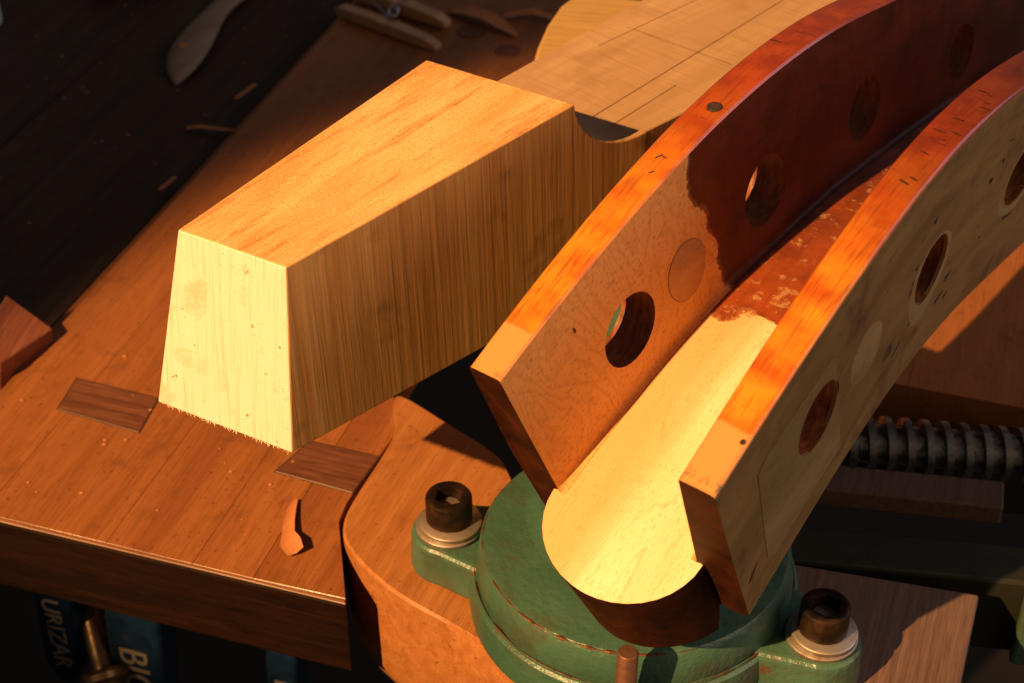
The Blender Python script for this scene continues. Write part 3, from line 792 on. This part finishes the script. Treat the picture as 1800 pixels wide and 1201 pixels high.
# ------------------------------------------------------------------ small things lying about
def curl(name, pts, width, mat, label, cat, group=None, thick=.00022, roll=0.):
    """a shaving: a curved, slightly twisted ribbon with thickness"""
    bm = bmesh.new(); pts = [Vector(p) for p in pts]; rings = []
    for i, p in enumerate(pts):
        t = (pts[min(i+1, len(pts)-1)] - pts[max(i-1, 0)]).normalized(); s = t.cross(UP).normalized(); f = i/(len(pts)-1)
        s = (Quaternion(t, roll*f) @ s); nn = s.cross(t); w = width[i] if isinstance(width, (list, tuple)) else width
        rings.append([p + s*w + nn*w*.35, p - nn*thick*.2, p - s*w + nn*w*.3, p - s*w + nn*(w*.3 + thick), p + nn*thick, p + s*w + nn*(w*.35 + thick)])
    loft(bm, rings); return tag(obj(name, bm, mat, None, pts[len(pts)//2], smooth=50), label, cat, group)
curl('wood_shaving', [(-.0905, .5125, .0008), (-.0915, .506, .0010), (-.0918, .498, .0012), (-.0912, .491, .0014), (-.0895, .485, .0016), (-.0868, .4795, .0018)],
     [.0008, .0018, .0024, .0027, .0044, .0036], M['shaving'], 'thin curled orange shaving lying beside the rounded wood pad', 'shaving', roll=.3)
curl('wood_shaving', [(-.0390, .975, .0005), (-.028, .9685, .0030), (-.016, .9600, .0036), (-.006, .9500, .002), (.0030, .9410, .0006)], [.003, .0062, .0060, .005, .002], M['shaving'],
     'flat reddish shaving between the clothespin and the round dark plug', 'shaving')
curl('wood_shaving', [(-.0060, .9660, .0006), (.004, .9680, .002), (.014, .968, .003), (.026, .964, .001)], [.003, .0042, .0046, .003], M['shaving'], 'reddish splinter next to the yellowish support board', 'shaving')
curl('wood_splinter', [(-.1915, .8500, TZ + .001), (-.182, .848, TZ + .003), (-.172, .8440, TZ + .004), (-.1610, .8405, TZ + .005)], [.0022, .0020, .0016, .001], M['shaving'], 'long thin orange splinter lying across the tray lip', 'splinter')
curl('wood_splinter', [(-.1660, .880, TZ + .0045), (-.156, .897, TZ + .005)], [.0014, .0014], M['shaving'], 'short orange splinter lodged in the groove by the tray', 'splinter')
curl('wood_splinter', [(-.1940, .776, TZ + .0045), (-.187, .789, TZ + .005)], [.0016, .0012], M['shaving'], 'small orange splinter standing on the tray lip beneath the long splinter', 'splinter')
# crumbs
bm = bmesh.new()
for i in range(100):
    if i < 70: u, v, z = random.uniform(.62, 1.0), random.uniform(-.60, -.43), TZ
    else: u, v, z = random.uniform(.43, .62), random.uniform(-.39, -.25), 0
    c = bench_pt(u, v, z + .0004); r = random.uniform(.0002, .0007)
    bmesh.ops.create_icosphere(bm, subdivisions=1, radius=r, matrix=Matrix.Translation(c) @ Matrix.Diagonal((1.8, 1, .6, 1)))
cr = obj('sawdust', bm, M['shaving'], None, bench_pt(.7, -.5, TZ)); tag(cr, 'scattered crumbs of sawdust on the tray and the bench', 'sawdust'); cr['kind'] = 'stuff'
# offcut leaning in the tray
bm = bmesh.new()
t_ = [Vector((-.2405, .6400, .016)), Vector((-.2165, .6260, .006)), (Vector((-.2330, .5930, .010))), Vector((-.2450, .5990, .016))]
loft(bm, [[p + Vector((-.003, -.004, -.022)) for p in t_], t_])
tag(bevel(obj('wood_offcut', bm, M['offcut'], None, (-.23, .61, TZ)), .001, 2), 'reddish brown wedge of wood leaning against the bench edge', 'offcut')
# brush handle in the tray
hp = [(-.2065, .9040), (-.2060, .9200), (-.2040, .9420), (-.2005, .9680), (-.1940, 1.000), (-.1830, 1.030), (-.165, 1.075)]
hw = [.0012, .0088, .0122, .0112, .0078, .0078, .0085]
def strap(pts, ws, z, hts):
    bm = bmesh.new(); rings = []
    for i, (p, w, h) in enumerate(zip(pts, ws, hts)):
        p = Vector((*p, 0)); a = Vector((*pts[min(i+1, len(pts)-1)], 0)); b = Vector((*pts[max(i-1, 0)], 0)); t = (a-b).normalized(); s = t.cross(UP)
        rings.append([p + s*w*math.cos(2*math.pi*k/14) + UP*(z + h + h*math.sin(2*math.pi*k/14)) for k in range(14)])
    loft(bm, rings); return bm
def dens(l, n=5):
    out = []
    for i in range(len(l) - 1):
        q = [l[max(0, min(len(l)-1, i+j-1))] for j in range(4)]
        for k in range(n):
            t = k/n; f = lambda a, b, c, d: .5*((2*b) + (c-a)*t + (2*a-5*b+4*c-d)*t*t + (3*b-a-3*c+d)*t**3)
            out.append(tuple(f(*(x[m] for x in q)) for m in range(len(l[0]))) if isinstance(l[0], tuple) else f(*q))
    return out + [l[-1]]
hn = thing('brush_handle', 'greyish wooden brush handle with pointed tip lying in the dark tray', 'brush', (-.19, .98, TZ))
obj('grip', strap(dens(hp), dens(hw), TZ + .0005, dens([.001, .003, .0042, .0042, .004, .004, .0045])), M['handle'], hn, smooth=60)
obj('sun_fleck', lathe([(.0030, 0), (.0028, .0004)], (-.2070, .9420, TZ + .0087), (-.0, -.1, 1), 14), M['shaving'], hn)  # small orange disc painting a fleck of sunlight onto the grip
# pale blue thing and a brown rim at the edges of view
tag(obj('glue_bottle', lathe([(.016, 0), (.018, .002), (.018, .05), (.014, .06), (.006, .066), (.005, .08)], (-.352, .988, TZ), seg=32), M['pale_blue'], None, (-.352, .988, TZ), smooth=40),
    'pale blue bottle standing in the dark tray', 'bottle')
tag(obj('wooden_dish', lathe([(.026, 0), (.030, .003), (.036, .010), (.037, .012), (.035, .012), (.028, .004), (.004, .003)], (-.270, 1.066, TZ), seg=40), M['offcut'], None, (-.27, 1.066, TZ), smooth=40),
    'shallow brown wooden dish beyond the brush handle', 'dish')
# clothespin
cp = thing('clothespin', 'wooden clothespin with wire spring lying on the bench edge', 'clothespin', (-.07, .95, 0))
def leg(a, b, w0, w1, z0, h):
    a, b = Vector((*a, 0)), Vector((*b, 0)); s = (b - a).normalized().cross(UP); bm = bmesh.new(); rings = []
    for f, wm, hm in ((0, .75, .6), (.06, .95, .9), (.42, 1, 1), (.5, .86, .82), (.58, 1, 1), (.9, .9, .8), (1, .72, .45)):
        p = a.lerp(b, f); w = (w0 + (w1 - w0)*f)*wm
        rings.append([p + s*w + UP*z0, p - s*w + UP*z0, p - s*w + UP*(z0 + h*hm), p + s*w + UP*(z0 + h*hm)])
    loft(bm, rings); return bm
bevel(obj('leg', leg((-.112, .9745), (-.0455, .9225), .0042, .0044, .0004, .0075), M['pin'], cp), .0006, 2)
bevel(obj('leg', leg((-.104, .995), (-.0405, .9505), .0042, .0048, .0022, .0085), M['pin'], cp), .0006, 2)
pts = []
for i in range(50):
    a = i/49*6*math.pi; pts.append((-.0755 + .0032*math.cos(a) + i*.00002, .9580 + .0030*math.sin(a)*.6 + i*.00012, .0085 + .0028*math.sin(a)))
obj('spring', tube(pts, .0006, 6), M['wire'], cp, smooth=60)
obj('spring_wire', tube([(-.0755, .9480, .0050), (-.0800, .954, .0098), (-.0880, .966, .0118), (-.0900, .976, .0120), (-.088, .986, .0125)], .0006, 6), M['wire'], cp, smooth=60)

# ------------------------------------------------------------------ bar clamps under the bench
def text_mesh(s, size):
    cu = bpy.data.curves.new('t', 'FONT'); cu.body = s; cu.size = size; cu.extrude = .0004; cu.align_x = 'CENTER'; cu.align_y = 'CENTER'
    o = bpy.data.objects.new('t', cu); col.objects.link(o)
    dg = bpy.context.evaluated_depsgraph_get(); me = bpy.data.meshes.new_from_object(o.evaluated_get(dg)); bpy.data.objects.remove(o); bpy.data.curves.remove(cu)
    return me
def clamp_arm(label, x, y, z0, z1, w0, w1, word, size, zc):
    t = thing('bar_clamp', label, 'clamp', (x, y, z1), 'blue clamps under the bench')
    bm = bmesh.new(); rings = []
    for f in (0, .15, .5, .85, 1):
        z = z0 + (z1 - z0)*f; w = (w0 + (w1 - w0)*f)*(1 if f < 1 else .6); d = .008*(1 if f < 1 else .6); c = Vector((x, y, z)) - BV*(.010*f)
        rings.append([c - BV*w - BU*d, c + BV*w - BU*d, c + BV*w + BU*d, c - BV*w + BU*d])
    loft(bm, rings)
    bevel(obj('arm', bm, M['blue'], t), .003, 3)
    if word:
        me = text_mesh(word, size)
        # letters read downwards on the face that looks towards -BU
        mt = Matrix((-UP, BV, -BU)).transposed().to_4x4()
        me.transform(Matrix.Translation(Vector((x, y, zc)) - BU*.0082 - BV*.006) @ mt)
        obj('lettering', me, M['white'], t)
    return t
c1 = clamp_arm('blue clamp arm with short raised lettering hanging below the bench edge', -.2080, .5480, -.045, -.152, .0125, .0085, 'URIZAR', .0135, -.112)
c2 = clamp_arm('broad blue clamp arm with large lettering beside the worn bolt', -.1700, .5355, -.045, -.190, .0150, .0140, 'BIG6', .021, -.130)
c3 = clamp_arm('dim blue clamp arm hanging near the wooden vise pad', -.1060, .5600, -.045, -.210, .0090, .0085, 'BIG', .014, -.170)
bx = Vector((-.1935, .5300, -.1240)); d_ = Vector((.30, -.75, -.55)).normalized()
obj('clamp_screw', lathe([(.0050, -.05), (.0050, .0), (.0108, .001), (.0118, .003), (.0112, .006), (.0085, .008), (.0080, .017), (.0070, .019), (.003, .0195)], bx, d_, 28), M['brass'], c1, smooth=35)
pb = tag(obj('pipe', tube([bench_pt(.56, -.66, -.215), bench_pt(.56, -.29, -.213)], .004, 12), M['blue'], None, bench_pt(.56, -.4, -.219)), 'thin blue bar running across behind the clamp arms', 'bar')
